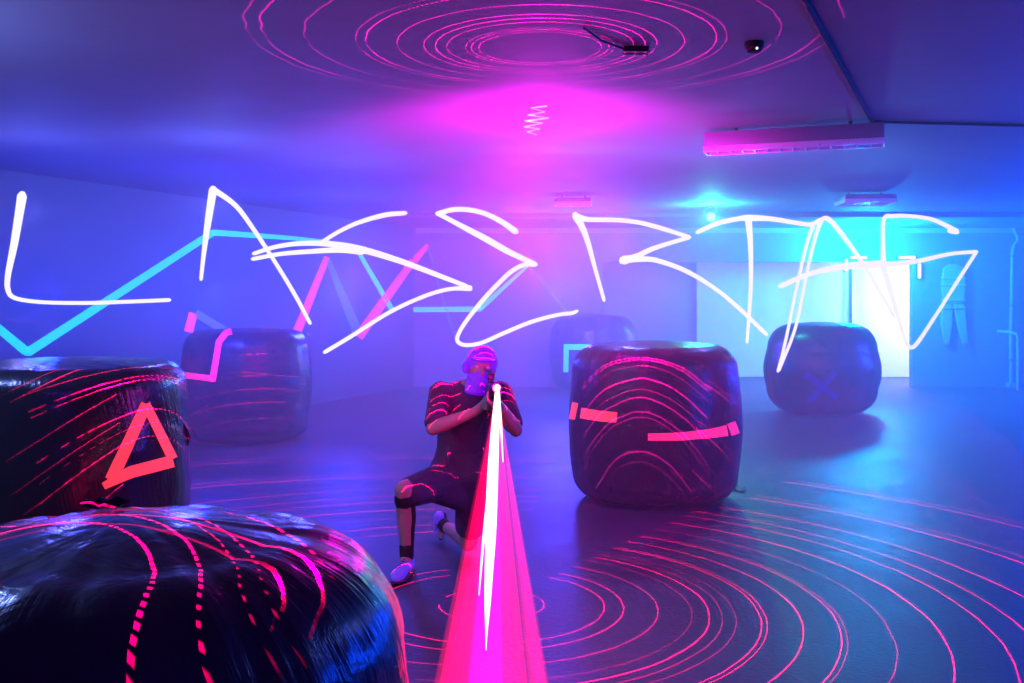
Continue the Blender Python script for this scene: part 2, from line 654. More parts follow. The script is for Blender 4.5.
wall_tape([(414, 261), (428, 245)], [7, 4], M['tape_pink'], 'pink tape tip on the back wall, above the corner', wb)
wall_tape([(428, 246), (440, 290), (458, 345)], [2, 3, 4], M['tape_blue'], 'thin dull blue tape falling behind the crouching person', wb)
wall_tape([(530, 267), (567, 312)], [2, 3], M['tape_blue'], 'thin dull blue tape falling towards the cyan-cornered bale', wb)

# ------------------------------------------------------------------ glowing letters drawn in the air
TY = 8.5


def letter(label, strokes):
    first = strokes[0][0][0]
    root = thing('light_letter', label, 'light writing', at(first[0], first[1], TY), 'glowing letters drawn in the air')
    for k, (px, w, d0, d1) in enumerate(strokes):
        n = len(px)
        ws = w if isinstance(w, (list, tuple)) else [w] * n
        P = [V((x, y, ww)) for (x, y), ww in zip(px, ws)]
        sp = spline(P, 7)
        bm = bmesh.new()
        pts, rad = [], []
        for i, q in enumerate(sp):
            D = d0 + (d1 - d0) * i / (len(sp) - 1)
            pts.append(at(q.x, q.y, D))
            rad.append(max(.006, q.z * D / F / 2))
        # rounded ends
        a = (pts[0] - pts[1]).normalized()
        b = (pts[-1] - pts[-2]).normalized()
        pts = [pts[0] + a * rad[0]] + pts + [pts[-1] + b * rad[-1]]
        rad = [rad[0] * .45] + rad + [rad[-1] * .45]
        tube(bm, pts, rad, 10)
        link('stroke', bm, M['trail'], root)
    return root


letter('glowing white letter L, first of the light-drawn word', [
    ([(22, 196), (19, 215), (14, 245), (8, 275), (8, 290), (15, 298), (40, 302), (80, 303), (120, 302), (169, 300)], [9, 8, 7, 5.5, 5, 4.5, 4, 4, 4, 4], 8.3, 8.6)])
letter('glowing white letter A, tall and narrow, after the L', [
    ([(213, 190), (208, 222), (204, 252), (201, 279)], [8, 6.5, 4.5, 3.5], 8.4, 8.5),
    ([(213, 189), (235, 205), (252, 227), (275, 262), (295, 295), (310, 323)], [6, 5, 4.5, 4, 4, 3.5], 8.4, 8.5),
    ([(253, 259), (280, 254), (310, 251.5), (340, 250), (362, 252)], [4, 4.5, 5, 6, 6], 8.52, 8.56)])
letter('glowing white letter S with a sharp point, third of the word', [
    ([(405, 213), (385, 215), (360, 222), (340, 231), (322, 242)], [4.5, 5, 4.5, 4, 4], 8.7, 8.75),
    ([(254, 253.5), (275, 247), (300, 243.5), (330, 244), (360, 249), (400, 261), (440, 276), (466, 286)], [4, 4.5, 5, 6, 7, 6, 5, 4.5], 8.72, 8.8),
    ([(466, 286.5), (470, 288.5), (450, 289), (425, 296), (390, 312), (350, 337), (325, 352)], [4.5, 5, 4, 4, 4, 4, 4], 8.8, 8.85)])
letter('glowing white letter E made of two open hooks above the crouching person', [
    ([(515, 231), (502, 222), (486, 214), (470, 210), (454, 209.5), (438, 213.5)], [6.5, 5.5, 5, 5, 5, 5], 8.5, 8.5),
    ([(438, 213.5), (454, 222), (486, 239), (510, 252.5), (535, 264)], [5, 5, 6.5, 6, 4.5], 8.52, 8.56),
    ([(535, 264.5), (525, 264.5), (512, 271), (499, 283), (483, 300), (467, 320), (459, 333), (457.5, 341), (465, 345), (481, 343), (504, 333), (531, 322), (557, 315), (572, 313), (577, 311)], [5, 4.5, 4.5, 4.5, 4.5, 4.2, 4, 4, 4, 4, 4, 4, 3.8, 3.8, 3], 8.5, 8.6)])
letter('glowing white letter R with open bowl above the banded bale', [
    ([(576, 216), (583.5, 230), (589, 246), (595, 268), (604, 300)], [8, 6, 5, 4, 3.5], 8.9, 9.0),
    ([(577, 217), (589, 219.5), (615, 220), (636, 222), (657, 227), (689, 237)], [7, 5, 4.5, 4.5, 4.5, 4], 8.92, 9.0),
    ([(689, 237.5), (670, 243), (652, 249), (636, 256.5), (624, 260.5)], [4, 4.5, 5, 6, 9], 9.0, 9.02),
    ([(624, 259.5), (640, 259), (657, 260.5), (687, 271.5), (717, 290), (742, 311), (766, 334)], [8, 6, 5, 4.5, 4, 4, 4], 9.03, 9.1)])
letter('glowing white letter T with arched bar, sixth of the word', [
    ([(698, 232), (717, 223.5), (737, 219), (749.5, 218), (772, 219), (797, 223), (811, 224.5), (820, 220)], [4.5, 5, 5, 6.5, 5, 4.5, 4.5, 4.5], 9.0, 9.1),
    ([(748.5, 220), (750.5, 245), (751, 280), (749.5, 310), (747, 342)], [7, 5, 4, 3.5, 3], 9.03, 9.05)])
letter('glowing white letter A with doubled left leg in front of the white sheet', [
    ([(813, 226), (806, 247), (795, 296), (789, 325), (783, 352), (778, 371)], [4, 3.5, 3, 3, 3, 3], 9.3, 9.33),
    ([(779, 370), (792, 338), (799, 313), (809, 263), (819, 226), (827, 218.5), (841, 233), (862, 262.5), (880, 292), (894, 317)], [3, 3, 3, 3.2, 4, 5, 4.5, 4, 3.5, 3], 9.33, 9.4),
    ([(781, 286), (809, 274), (844, 266.5), (883, 264)], [5, 5, 7, 8], 9.4, 9.42)])
letter('glowing white letter G, last of the light-drawn word', [
    ([(950, 231), (957, 231.5), (943, 224), (929, 218.6), (908, 216), (894, 216), (884, 218.6), (883, 243), (883.5, 268)], [5, 5, 4.5, 4, 4, 4, 4, 4, 6], 9.56, 9.6),
    ([(883.5, 268), (892, 296), (901, 327), (906, 342), (911, 347.5), (918, 342), (936, 315), (957, 282), (976, 252.5)], [6, 5, 4, 4, 4, 4, 3.5, 3.5, 3.5], 9.6, 9.64),
    ([(976, 251.7), (950, 254), (915, 261.5), (883, 265)], [4, 4, 5, 6], 9.64, 9.66)])

# ------------------------------------------------------------------ white sheet, lamps, pipes, ceiling fittings


def hanging_sheet(xs0, xs1, ys, ztop, label, ph):
    bm = bmesh.new()
    nx, nz = 30, 30
    grid = []
    for j in range(nz + 1):
        z = .02 + (ztop - .04) * j / nz
        row = []
        for i in range(nx + 1):
            x = xs0 + (xs1 - xs0) * i / nx
            row.append(bm.verts.new((x, ys + .004 * math.sin(i * 1.1 + ph) + .012 * noise.noise(V((x * 2, z * 2, 1 + ph))), z)))
        grid.append(row)
    for j in range(nz):
        for i in range(nx):
            bm.faces.new((grid[j][i], grid[j][i + 1], grid[j + 1][i + 1], grid[j + 1][i]))
    g = bmesh.ops.extrude_face_region(bm, geom=bm.faces[:])
    bmesh.ops.translate(bm, verts=[v for v in g['geom'] if isinstance(v, bmesh.types.BMVert)], vec=(0, .01, 0))
    sh = thing('hanging_sheet', label, 'sheet', ((xs0 + xs1) / 2, ys, ztop), 'white sheets at the back of the lit opening')
    link('cloth', bm, M['sheet'], sh)
    bm = bmesh.new()
    tube(bm, [(xs0 - .02, ys, ztop), (xs1 + .02, ys, ztop)], .015, 10)
    link('rail', bm, M['metal'], sh)
    bm = bmesh.new()
    tube(bm, [(xs0 - .0, ys - .03, 0), (xs0 - .0, ys - .03, ztop)], .014, 10)
    link('edge_pole', bm, M['reflector'], sh)
    return sh


hanging_sheet(6.97, 8.75, 20.42, 2.6, 'tall bright white sheet at the back of the lit opening, next to the jamb', 0.)
hanging_sheet(3.8, 6.92, 20.46, 2.6, 'wide white sheet in the hazy opening, behind the rounded cross-marked bale', 2.)


def lamp_bar(c, size, label):
    c = V(c)
    t = thing('lamp_bar', label, 'lamp', c, 'cyan lamps around the white sheet')
    bm = bmesh.new()
    s = V(size)
    box(bm, c - s / 2 + V((0, .015, 0)), c + s / 2 + V((0, .05, 0)), .006)
    link('housing', bm, M['metal_dark'], t)
    bm = bmesh.new()
    s2 = s * .88
    box(bm, c - s2 / 2 - V((0, .012, 0)), c + s2 / 2 + V((0, .014, 0)), .008)
    link('lens', bm, M['cyan_led'], t)
    return t


yl = 18.3 - .06
lamp_bar(at(858.5, 257.5, yl), (.34, .05, .055), 'long cyan lamp over the opening, above the near edge of the bright sheet')
lamp_bar(at(906.5, 257.5, yl), (.34, .05, .055), 'long cyan lamp over the opening, at the jamb beside the overalls')
lamp_bar(at(846, 265, yl), (.05, .05, .26), 'upright cyan lamp hanging in the opening where the sheet begins')
lamp_bar(at(919, 271, yl), (.05, .05, .3), 'upright cyan lamp on the jamb between bright sheet and overalls')

# stage lamp on the ceiling
c = at(711, 217, 14.0)
t = thing('stage_lamp', 'small green-white stage lamp hanging under the ceiling', 'lamp', (c.x, c.y, H))
bm = bmesh.new()
tube(bm, [c + V((0, .16, 0)), c + V((0, .14, 0)), c + V((0, .0, 0))], [.04, .06, .07], 20)
link('body', bm, M['metal_dark'], t)
bm = bmesh.new()
bmesh.ops.create_uvsphere(bm, u_segments=20, v_segments=12, radius=.062, matrix=Matrix.Translation(c + V((0, -.005, 0))) @ Matrix.Diagonal((1, .35, 1, 1)))
link('lens', bm, M['green_led'], t)
bm = bmesh.new()
for sx in (-1, 1):
    tube(bm, [c + V((sx * .11, .06, 0)), c + V((sx * .11, .06, .08)), V((c.x + sx * .03, c.y + .06, H))], .01, 8)
link('yoke', bm, M['metal_dark'], t)

# luminaires


def luminaire(p0, p1, h, w, label, drop=0.0, nb=14):
    """long ceiling fitting from p0 to p1 (points on its lower axis)"""
    p0, p1 = V(p0), V(p1)
    ax = (p1 - p0)
    L = ax.length
    ang = math.atan2(ax.y, ax.x)
    mid = (p0 + p1) / 2
    mtx = Matrix.Translation(mid) @ Matrix.Rotation(ang, 4, 'Z')
    t = thing('ceiling_luminaire', label, 'ceiling light', (mid.x, mid.y, H), 'unlit ceiling luminaires')
    bm = bmesh.new()
    box(bm, (-L / 2, -w / 2, .035), (L / 2, w / 2, h), .006, mtx)
    link('housing', bm, M['metal'], t)
    bm = bmesh.new()
    for s in (-1, 1):
        box(bm, (-L / 2, s * w / 2 - .006, -.01), (L / 2, s * w / 2 + .006, .036), .002, mtx)
    for s in (-1, 1):
        box(bm, (s * L / 2 - .006, -w / 2, -.01), (s * L / 2 + .006, w / 2, .036), .002, mtx)
    for i in range(1, nb):
        x = -L / 2 + L * i / nb
        box(bm, (x - .004, -w / 2, -.004), (x + .004, w / 2, .034), 0, mtx)
    link('louvre', bm, M['reflector'], t)
    bm = bmesh.new()
    for s in (-.25, .25):
        tube(bm, [mtx @ V((-L / 2 + .05, s * w, .022)), mtx @ V((L / 2 - .05, s * w, .022))], .012, 10)
    link('tube_lamp', bm, M['reflector'], t)
    for s in (-.32, .32):
        q = mtx @ V((s * L, 0, h))
        if H - q.z > .005:
            bm = bmesh.new()
            tube(bm, [q, (q.x, q.y, H)], .012, 8)
            link('hanger', bm, M['metal_dark'], t)
    return t


luminaire(at(706, 152, 7.72), at(884, 145, 7.28), .145, .20, 'long louvred ceiling luminaire hanging beside the ceiling conduit')
luminaire((4.05, 12.3, 2.79), (4.65, 12.25, 2.79), .09, .55, 'short luminaire under the ceiling above the light-drawn second A', nb=6)
luminaire((.55, 12.6, 2.80), (1.0, 12.55, 2.80), .08, .25, 'dim luminaire under the ceiling at the top of the light-drawn R', nb=5)

# conduit across the ceiling and its sub-run
bm = bmesh.new()
a, b = V(((806 - CX) * 4.38 / F, 4.38, H - .012)), V(((872 - CX) * 7.3 / F, 7.3, H - .012))
d = (b - a).normalized()
tube(bm, [a - d * 5, a, b], .016, 10)
o = link('ceiling_conduit', bm, M['metal_dark'], None)
tag(o, 'thin dark conduit running along the ceiling to the long luminaire', 'conduit')
bm = bmesh.new()
tube(bm, [(b.x, b.y, H - .012), (b.x + 2.2, 7.6, H - .012), (XR - .02, 7.75, H - .012)], .011, 8)
o = link('ceiling_cable', bm, M['metal_dark'], None)
tag(o, 'thin cable along the ceiling between the long luminaire and the side wall', 'cable')

# small bracket and sensor on the ceiling
c = V(at(636, 50, 5.2))
t = thing('ceiling_bracket', 'small metal bracket with two pale edges on the ceiling among the laser rings', 'bracket', (c.x, c.y, H))
bm = bmesh.new()
box(bm, (c.x - .065, c.y - .03, H - .03), (c.x + .065, c.y + .03, H), .005, None)
link('plate', bm, M['metal_dark'], t)
for dy, dz in ((-.033, -.032), (.03, -.032)):
    bm = bmesh.new()
    tube(bm, [(c.x - .068, c.y + dy, H + dz), (c.x + .068, c.y + dy, H + dz)], .0035, 8)
    link('edge', bm, M['reflector'], t)
bm = bmesh.new()
tube(bm, [(c.x - .06, c.y, H - .01), (c.x - .2, c.y - .18, H - .01), (c.x - .3, c.y - .4, H - .01)], .006, 8)
link('wire', bm, M['metal_dark'], t)
c = V(at(754, 45, 5.1))
t = thing('ceiling_sensor', 'small dark sensor with a white point of light on the ceiling', 'sensor', (c.x, c.y, H))
bm = bmesh.new()
tube(bm, [(c.x, c.y, H), (c.x, c.y, H - .02), (c.x, c.y, H - .05), (c.x, c.y, H - .055)], [.05, .05, .035, .01], 20)
link('body', bm, M['metal_dark'], t)
bm = bmesh.new()
bmesh.ops.create_uvsphere(bm, u_segments=10, v_segments=8, radius=.006, matrix=Matrix.Translation((c.x + .005, c.y - .04, H - .04)))
link('indicator', bm, M['spark'], t)

# pipes in the far corner
t = thing('drain_pipe', 'tall pale pipe with a hooked top on the wall near the corner', 'pipe', (9.12, YB - .08, 0))
bm = bmesh.new()
yp = YB - .1
x0 = (1011 - CX) * yp / F
tube(bm, [(x0, yp, 0), (x0, yp, 1.0), (x0 + .02, yp, 2.0), (x0 + .03, yp, 2.5), (x0 + .07, yp, 2.62), (x0 + .12, yp, 2.66), (x0 + .13, yp, 2.76), (x0 + .08, yp, 2.82), (x0 + .06, yp, H)], .035, 12)
link('pipe', bm, M['pipe'], t)
for z in (.5, 1.5, 2.4):
    bm = bmesh.new()
    tube(bm, [(x0 + .01 * z, yp, z - .02), (x0 + .01 * z, yp, z + .02)], .045, 12)
    link('clamp', bm, M['metal'], t)
bm = bmesh.new()
box(bm, (x0 - .07, yp - .07, 0), (x0 + .07, yp + .07, .09), .01)
link('foot', bm, M['pipe'], t)
bm = bmesh.new()
x1 = (1018 - CX) * 17.6 / F
tube(bm, [(x1, 17.6, 0), (x1, 17.6, .95), (x1 - .02, 17.6, 1.0), (x1 - .09, 17.75, 1.03), (x1 - .13, 18.05, 1.03)], .026, 12)
o = link('stub_pipe', bm, M['pipe'], None)
tag(o, 'low bent pipe standing in front of the tall pipe in the corner', 'pipe')

# overalls hung on the dark wall
t = thing('hanging_overalls', 'faint pale overalls hanging on the blue wall beside the white sheet', 'overalls', at(952, 262, YB - .06))
yw = YB - .09


def garment(name, px, th=.05):
    bm = bmesh.new()
    P = [V(at(x, y, yw)) for x, y in px]
    vs = [bm.verts.new(p) for p in P]
    f = bm.faces.new(vs)
    g = bmesh.ops.extrude_face_region(bm, geom=[f])
    bmesh.ops.translate(bm, verts=[v for v in g['geom'] if isinstance(v, bmesh.types.BMVert)], vec=(0, th, 0))
    bmesh.ops.bevel(bm, geom=bm.edges[:], offset=.018, segments=3, affect='EDGES')
    return link(name, bm, M['garment'], t)


garment('bodice', [(943, 268), (949, 264), (958, 264), (965, 268), (966, 290), (964, 304), (943, 304), (942, 290)])
garment('trouser_leg', [(943, 304), (953, 304), (953, 322), (950, 345), (945, 345), (941, 322)], .06)
garment('trouser_leg', [(954, 304), (965, 304), (967, 322), (969, 344), (963, 344), (957, 322)], .06)
for y in (278, 285, 300, 308):
    bm = bmesh.new()
    tube(bm, [V(at(941, y, yw - .02)), V(at(966, y, yw - .02))], .01, 8)
    link('strap', bm, M['reflector'], t)
bm = bmesh.new()
tube(bm, [V(at(953, 262, YB)), V(at(953, 262, yw - .02)), V(at(953, 259, yw - .04))], .008, 8)
link('hook', bm, M['metal_dark'], t)

# scrap of film on the floor
bm = bmesh.new()
pp = [(728, 487), (735, 485.5), (741, 487), (746, 489), (741, 490), (747, 492), (739, 492), (733, 490)]
for s in range(1):
    vs = []
    for i, (x, y) in enumerate(pp):
        D = EYE * F / (y - HY)
        vs.append(bm.verts.new(((x - CX) * D / F, D, .006 + .02 * (i % 2))))
    f = bm.faces.new(vs)
    bmesh.ops.triangulate(bm, faces=[f])
    g = bmesh.ops.extrude_face_region(bm, geom=bm.faces[:])
    bmesh.ops.translate(bm, verts=[v for v in g['geom'] if isinstance(v, bmesh.types.BMVert)], vec=(0, 0, -.004))
o = link('film_scrap', bm, M['scrap'], None)
tag(o, 'small crumpled scrap of dark film on the floor beside the banded bale', 'scrap')

# torn film sticking up at the back rim of the front bale
flap([(78, 506, 0), (84, 499, .01), (92, 502, 0), (100, 497, .02), (108, 500, 0), (118, 496, .01), (128, 501, 0), (118, 507, 0), (98, 509, 0)], 2.62, 'loose_film', bale_front, M['film'])

# white light flecks under the ceiling, modelled as one glowing zigzag tube
bm = bmesh.new()
zz = [(547, 106), (531, 108), (545, 112), (528, 115), (549, 118), (525, 121), (543, 123), (524, 127), (540, 129), (527, 132), (537, 135)]
tube(bm, [at(x, y, 5.6) for x, y in zz], [.0035, .005] * 5 + [.002], 8)
o = link('light_squiggle', bm, M['trail'], None)
tag(o, 'white flecks of light shaped as a small glowing zigzag in the magenta haze under the ceiling', 'light writing')

# ------------------------------------------------------------------ person


def hull(bm, balls, sub=2):
    """convex hull of balls (centre, radius or (rx,ry,rz)), added to bm"""
    t = bmesh.new()
    for c, r in balls:
        rr = r if isinstance(r, (tuple, list)) else (r, r, r)
        bmesh.ops.create_icosphere(t, subdivisions=sub, radius=1, matrix=Matrix.Translation(V(c)) @ Matrix.Diagonal((*rr, 1)))
    pts = [v.co.copy() for v in t.verts]
    t.free()
    t = bmesh.new()
    vs = [t.verts.new(p) for p in pts]
    res = bmesh.ops.convex_hull(t, input=vs)
    loose = [v for v in t.verts if not v.link_faces]
    bmesh.ops.delete(t, geom=loose, context='VERTS')
    m = {v: bm.verts.new(v.co) for v in t.verts}
    for f in t.faces:
        bm.faces.new([m[v] for v in f.verts])
    t.free()


def chain(bm, pts):
    """tapered limb: list of (point, radius)"""
    for a, b in zip(pts, pts[1:]):
        hull(bm, [a, b])


def ell(bm, c, rr, rot=None, sub=3):
    m = Matrix.Translation(V(c))
    if rot is not None:
        m = m @ rot
    bmesh.ops.create_icosphere(bm, subdivisions=sub, radius=1, matrix=m @ Matrix.Diagonal((*rr, 1)))


def remeshed(name, bm, m, parent, voxel, smooth=6, factor=.5):
    o = link(name, bm, m, parent, smooth=False)
    r = o.modifiers.new('surface', 'REMESH')
    r.mode = 'VOXEL'
    r.voxel_size = voxel
    r.use_smooth_shade = True
    s = o.modifiers.new('soften', 'SMOOTH')
    s.iterations = smooth
    s.factor = factor
    return o


MZ = V((-.079, 5.24, 1.137))                # muzzle of the tagger
GR = V((-.150, 5.95, 1.070))                # butt of the tagger
gd = (MZ - GR).normalized()
J = dict(
    pelvis=V((-.31, 6.20, .50)), waist=V((-.305, 6.17, .69)), chest=V((-.275, 6.09, .90)), upper=V((-.255, 6.05, 1.0)),
    neck=V((-.225, 6.02, 1.085)), head=V((-.182, 5.93, 1.185)),
    shR=V((-.43, 6.02, 1.035)), elR=V((-.465, 5.84, .845)), wrR=V((-.215, 5.745, .955)),
    shL=V((-.07, 6.01, 1.035)), elL=V((.022, 5.82, .84)), wrL=V((-.075, 5.575, 1.015)),
    hipR=V((-.40, 6.18, .49)), knR=V((-.625, 5.76, .50)), anR=V((-.612, 5.80, .10)),
    hipL=V((-.23, 6.20, .49)), knL=V((-.275, 6.28, .07)), anL=V((-.46, 6.60, .115)),
)
person = thing('person', 'person in dark shirt and shorts kneeling on one knee and aiming a laser tagger', 'person', (-.4, 6.1, 0))
bm = bmesh.new()
# trunk
hull(bm, [(J['pelvis'] + V((-.07, 0, 0)), .115), (J['pelvis'] + V((.07, 0, 0)), .115), (J['waist'], (.145, .105, .1))], 3)
hull(bm, [(J['waist'], (.145, .105, .1)), (J['chest'], (.165, .12, .1))], 3)
hull(bm, [(J['chest'], (.165, .12, .1)), (J['upper'] + V((-.11, 0, 0)), .075), (J['upper'] + V((.11, 0, 0)), .075)], 3)
hull(bm, [(J['upper'] + V((-.11, 0, .02)), .06), (J['upper'] + V((.11, 0, .02)), .06), (J['neck'], .06)], 3)
chain(bm, [(J['neck'], .06), (J['head'] + V((-.008, .025, -.05)), .058)])
# head turned down along the sight, tilted to the stock
hr = Matrix.Rotation(math.radians(8), 4, 'Y') @ Matrix.Rotation(math.radians(6), 4, 'Z') @ Matrix.Rotation(math.radians(-6), 4, 'X')


def hp(x, y, z):
    """head-local (x right, -y forward) -> world"""
    return J['head'] + (hr @ V((x, y, z)))


ell(bm, hp(0, .015, .03), (.078, .098, .098), hr)
hull(bm, [(hp(0, -.01, .0), (.07, .08, .07)), (hp(0, -.045, -.085), (.035, .035, .03))], 3)      # face to chin
hull(bm, [(hp(0, -.085, .012), .010), (hp(0, -.112, -.028), .014), (hp(0, -.09, -.032), .018)])  # nose
hull(bm, [(hp(-.035, -.078, .03), .012), (hp(.035, -.078, .03), .012)])                          # brow
hull(bm, [(hp(-.018, -.088, -.058), .009), (hp(.018, -.088, -.058), .009)])                      # mouth
hull(bm, [(hp(-.02, -.084, -.068), .008), (hp(.02, -.084, -.068), .008)])
for s in (-1, 1):
    hull(bm, [(hp(s * .08, .012, .02), (.01, .02, .02)), (hp(s * .078, .01, -.02), (.01, .014, .015))])
# arms
chain(bm, [(J['shR'], .062), (J['shR'].lerp(J['elR'], .45), .052), (J['elR'], .042), (J['elR'].lerp(J['wrR'], .3), .044), (J['wrR'], .027)])
chain(bm, [(J['shL'], .062), (J['shL'].lerp(J['elL'], .45), .052), (J['elL'], .042), (J['elL'].lerp(J['wrL'], .3), .044), (J['wrL'], .027)])
hull(bm, [(J['shR'], .062), (J['upper'] + V((-.1, 0, .0)), .075)])
hull(bm, [(J['shL'], .062), (J['upper'] + V((.1, 0, .0)), .075)])
# legs
chain(bm, [(J['hipR'], .098), (J['hipR'].lerp(J['knR'], .5), .082), (J['knR'], .058)])
chain(bm, [(J['knR'], .057), (J['knR'].lerp(J['anR'], .3) + V((0, .018, 0)), .056), (J['knR'].lerp(J['anR'], .65), .042), (J['anR'], .036)])
chain(bm, [(J['hipL'], .098), (J['hipL'].lerp(J['knL'], .5), .082), (J['knL'], .057)])
chain(bm, [(J['knL'], .055), (J['knL'].lerp(J['anL'], .35) + V((0, 0, .01)), .054), (J['knL'].lerp(J['anL'], .7), .041), (J['anL'], .035)])
# feet inside the shoes
chain(bm, [(J['anR'], .036), (J['anR'] + V((-.02, -.09, -.055)), .032), (J['anR'] + V((-.03, -.16, -.067)), .024)])
chain(bm, [(J['anL'], .035), (J['anL'] + V((-.01, .04, -.06)), .03), (J['anL'] + V((-.01, -.0, -.09)), .02)])
# hands: the grip lies under the receiver, the fore-end further out
gp = GR + gd * .26 + V((0, 0, -.085))       # middle of the pistol grip
side = gd.cross(V((0, 0, 1))).normalized()  # points to image left / right
if side.x > 0:
    side = -side                            # towards the person's right (image left)


def hand(wr, palm, fingers, thumb):
    hull(bm, [(wr, .027), (palm[0], (.024, .024, .03))])
    hull(bm, [(palm[0], (.022, .024, .03)), (palm[1], (.018, .022, .028))])
    for fpts in fingers:
        chain(bm, [(p, r) for p, r in zip(fpts, (.0098, .009, .0082, .0072))])
    chain(bm, [(p, r) for p, r in zip(thumb, (.013, .0105, .0085))])


pc = gp + side * .03 - gd * .03
fs = []
for k, (dz, ln) in enumerate(((.036, 1.), (.014, 1.08), (-.008, 1.0), (-.029, .82))):
    b0 = pc + gd * .018 + V((0, 0, dz))
    fs.append([b0, gp + gd * (.036 * ln) + side * .022 + V((0, 0, dz - .003)), gp + gd * (.034 * ln) - side * .016 + V((0, 0, dz - .006)), gp + gd * .006 - side * .026 + V((0, 0, dz - .007))])
hand(J['wrR'], [pc + V((0, 0, -.004)) - gd * .005, pc + gd * .012], fs,
     [pc + V((0, 0, .028)) - gd * .01, gp + V((0, 0, .055)) - gd * .02 - side * .004, gp + V((0, 0, .056)) + gd * .018 - side * .024])
fe = GR + gd * .50 + V((0, 0, -.055))       # under the fore-end
pc = fe + V((0, .0, -.03)) - gd * .02 - side * .006
fs = []
for k, (da, ln) in enumerate(((.036, .95), (.014, 1.05), (-.008, 1.), (-.029, .85))):
    b0 = pc + gd * da + side * .016
    fs.append([b0, fe + gd * da + side * .034 + V((0, 0, -.012)), fe + gd * (da + .002) + side * .036 + V((0, 0, .016 * ln)), fe + gd * da + side * .030 + V((0, 0, .036 * ln))])
hand(J['wrL'], [pc - gd * .02, pc + gd * .02], fs,
     [pc - gd * .02 - side * .018, fe - gd * .0 - side * .036 + V((0, 0, -.002)), fe + gd * .026 - side * .034 + V((0, 0, .026))])
remeshed('body', bm, M['skin'], person, .0062, 5)
for s in (-1, 1):
    bm = bmesh.new()
    bmesh.ops.create_uvsphere(bm, u_segments=14, v_segments=10, radius=.0125, matrix=Matrix.Translation(hp(s * .032, -.077, .012)))
    link('eye', bm, M['eye'], person)

# shirt
bm = bmesh.new()
g_ = .014
hull(bm, [(J['pelvis'] + V((-.07, 0, .03)), .128), (J['pelvis'] + V((.07, 0, .03)), .128), (J['waist'], (.16, .12, .1))], 3)
hull(bm, [(J['waist'], (.162, .122, .1)), (J['chest'], (.182, .137, .1))], 3)
hull(bm, [(J['chest'], (.182, .137, .1)), (J['upper'] + V((-.11, 0, 0)), .09), (J['upper'] + V((.11, 0, 0)), .09)], 3)
hull(bm, [(J['upper'] + V((-.11, 0, .02)), .074), (J['upper'] + V((.11, 0, .02)), .074), (J['neck'] + V((0, .01, -.015)), .068)], 3)
for s in 'RL':
    sh_, el_ = J['sh' + s], J['el' + s]
    hull(bm, [(sh_, .078), (J['upper'] + V(((-.1 if s == 'R' else .1), 0, 0)), .09)])
    chain(bm, [(sh_, .078), (sh_.lerp(el_, .45), .068), (sh_.lerp(el_, .82), .062)])
# loose folds at the waist and chest
for k in range(14):
    a = random.uniform(0, 2 * PI)
    z = random.uniform(.02, .95)
    c0 = J['pelvis'].lerp(J['upper'], z) + V((math.cos(a) * .15, math.sin(a) * .11, 0))
    hull(bm, [(c0, .016), (c0 + V((random.uniform(-.05, .05), random.uniform(-.03, .03), random.uniform(-.09, .09))), .012)])
o = remeshed('shirt', bm, M['shirt'], person, .009, 4)
# shorts
bm = bmesh.new()
hull(bm, [(J['pelvis'] + V((-.075, 0, .03)), .135), (J['pelvis'] + V((.075, 0, .03)), .135), (J['hipR'], .118), (J['hipL'], .118)], 3)
chain(bm, [(J['hipR'], .118), (J['hipR'].lerp(J['knR'], .5) + V((0, 0, -.012)), .105), (J['hipR'].lerp(J['knR'], .86) + V((0, 0, -.02)), .092)])
chain(bm, [(J['hipL'], .118), (J['hipL'].lerp(J['knL'], .5), .108), (J['hipL'].lerp(J['knL'], .72), .1)])
hull(bm, [(J['hipR'].lerp(J['knR'], .4) + V((.02, 0, -.05)), .07), (J['hipL'].lerp(J['knL'], .4), .07), (J['pelvis'], .1)])
remeshed('shorts', bm, M['shorts'], person, .009, 4)
# knee brace: two dark bands above and below the bare knee
bm = bmesh.new()
kb = J['knR'].lerp(J['anR'], .14)
hull(bm, [(kb + V((0, .006, .012)), .062), (kb + V((0, .01, -.012)), .0605)])
remeshed('knee_band', bm, M['brace'], person, .008, 3)
bm = bmesh.new()
a, b = J['knR'].lerp(J['anR'], .2), J['knR'].lerp(J['anR'], .85)
tube(bm, [a + V((.05, -.012, 0)), a.lerp(b, .3) + V((.047, -.0, 0)), a.lerp(b, .65) + V((.038, -.012, 0)), b + V((.032, -.01, 0))], [.014, .017, .015, .012], 10)
link('shin_strap', bm, M['brace'], person)
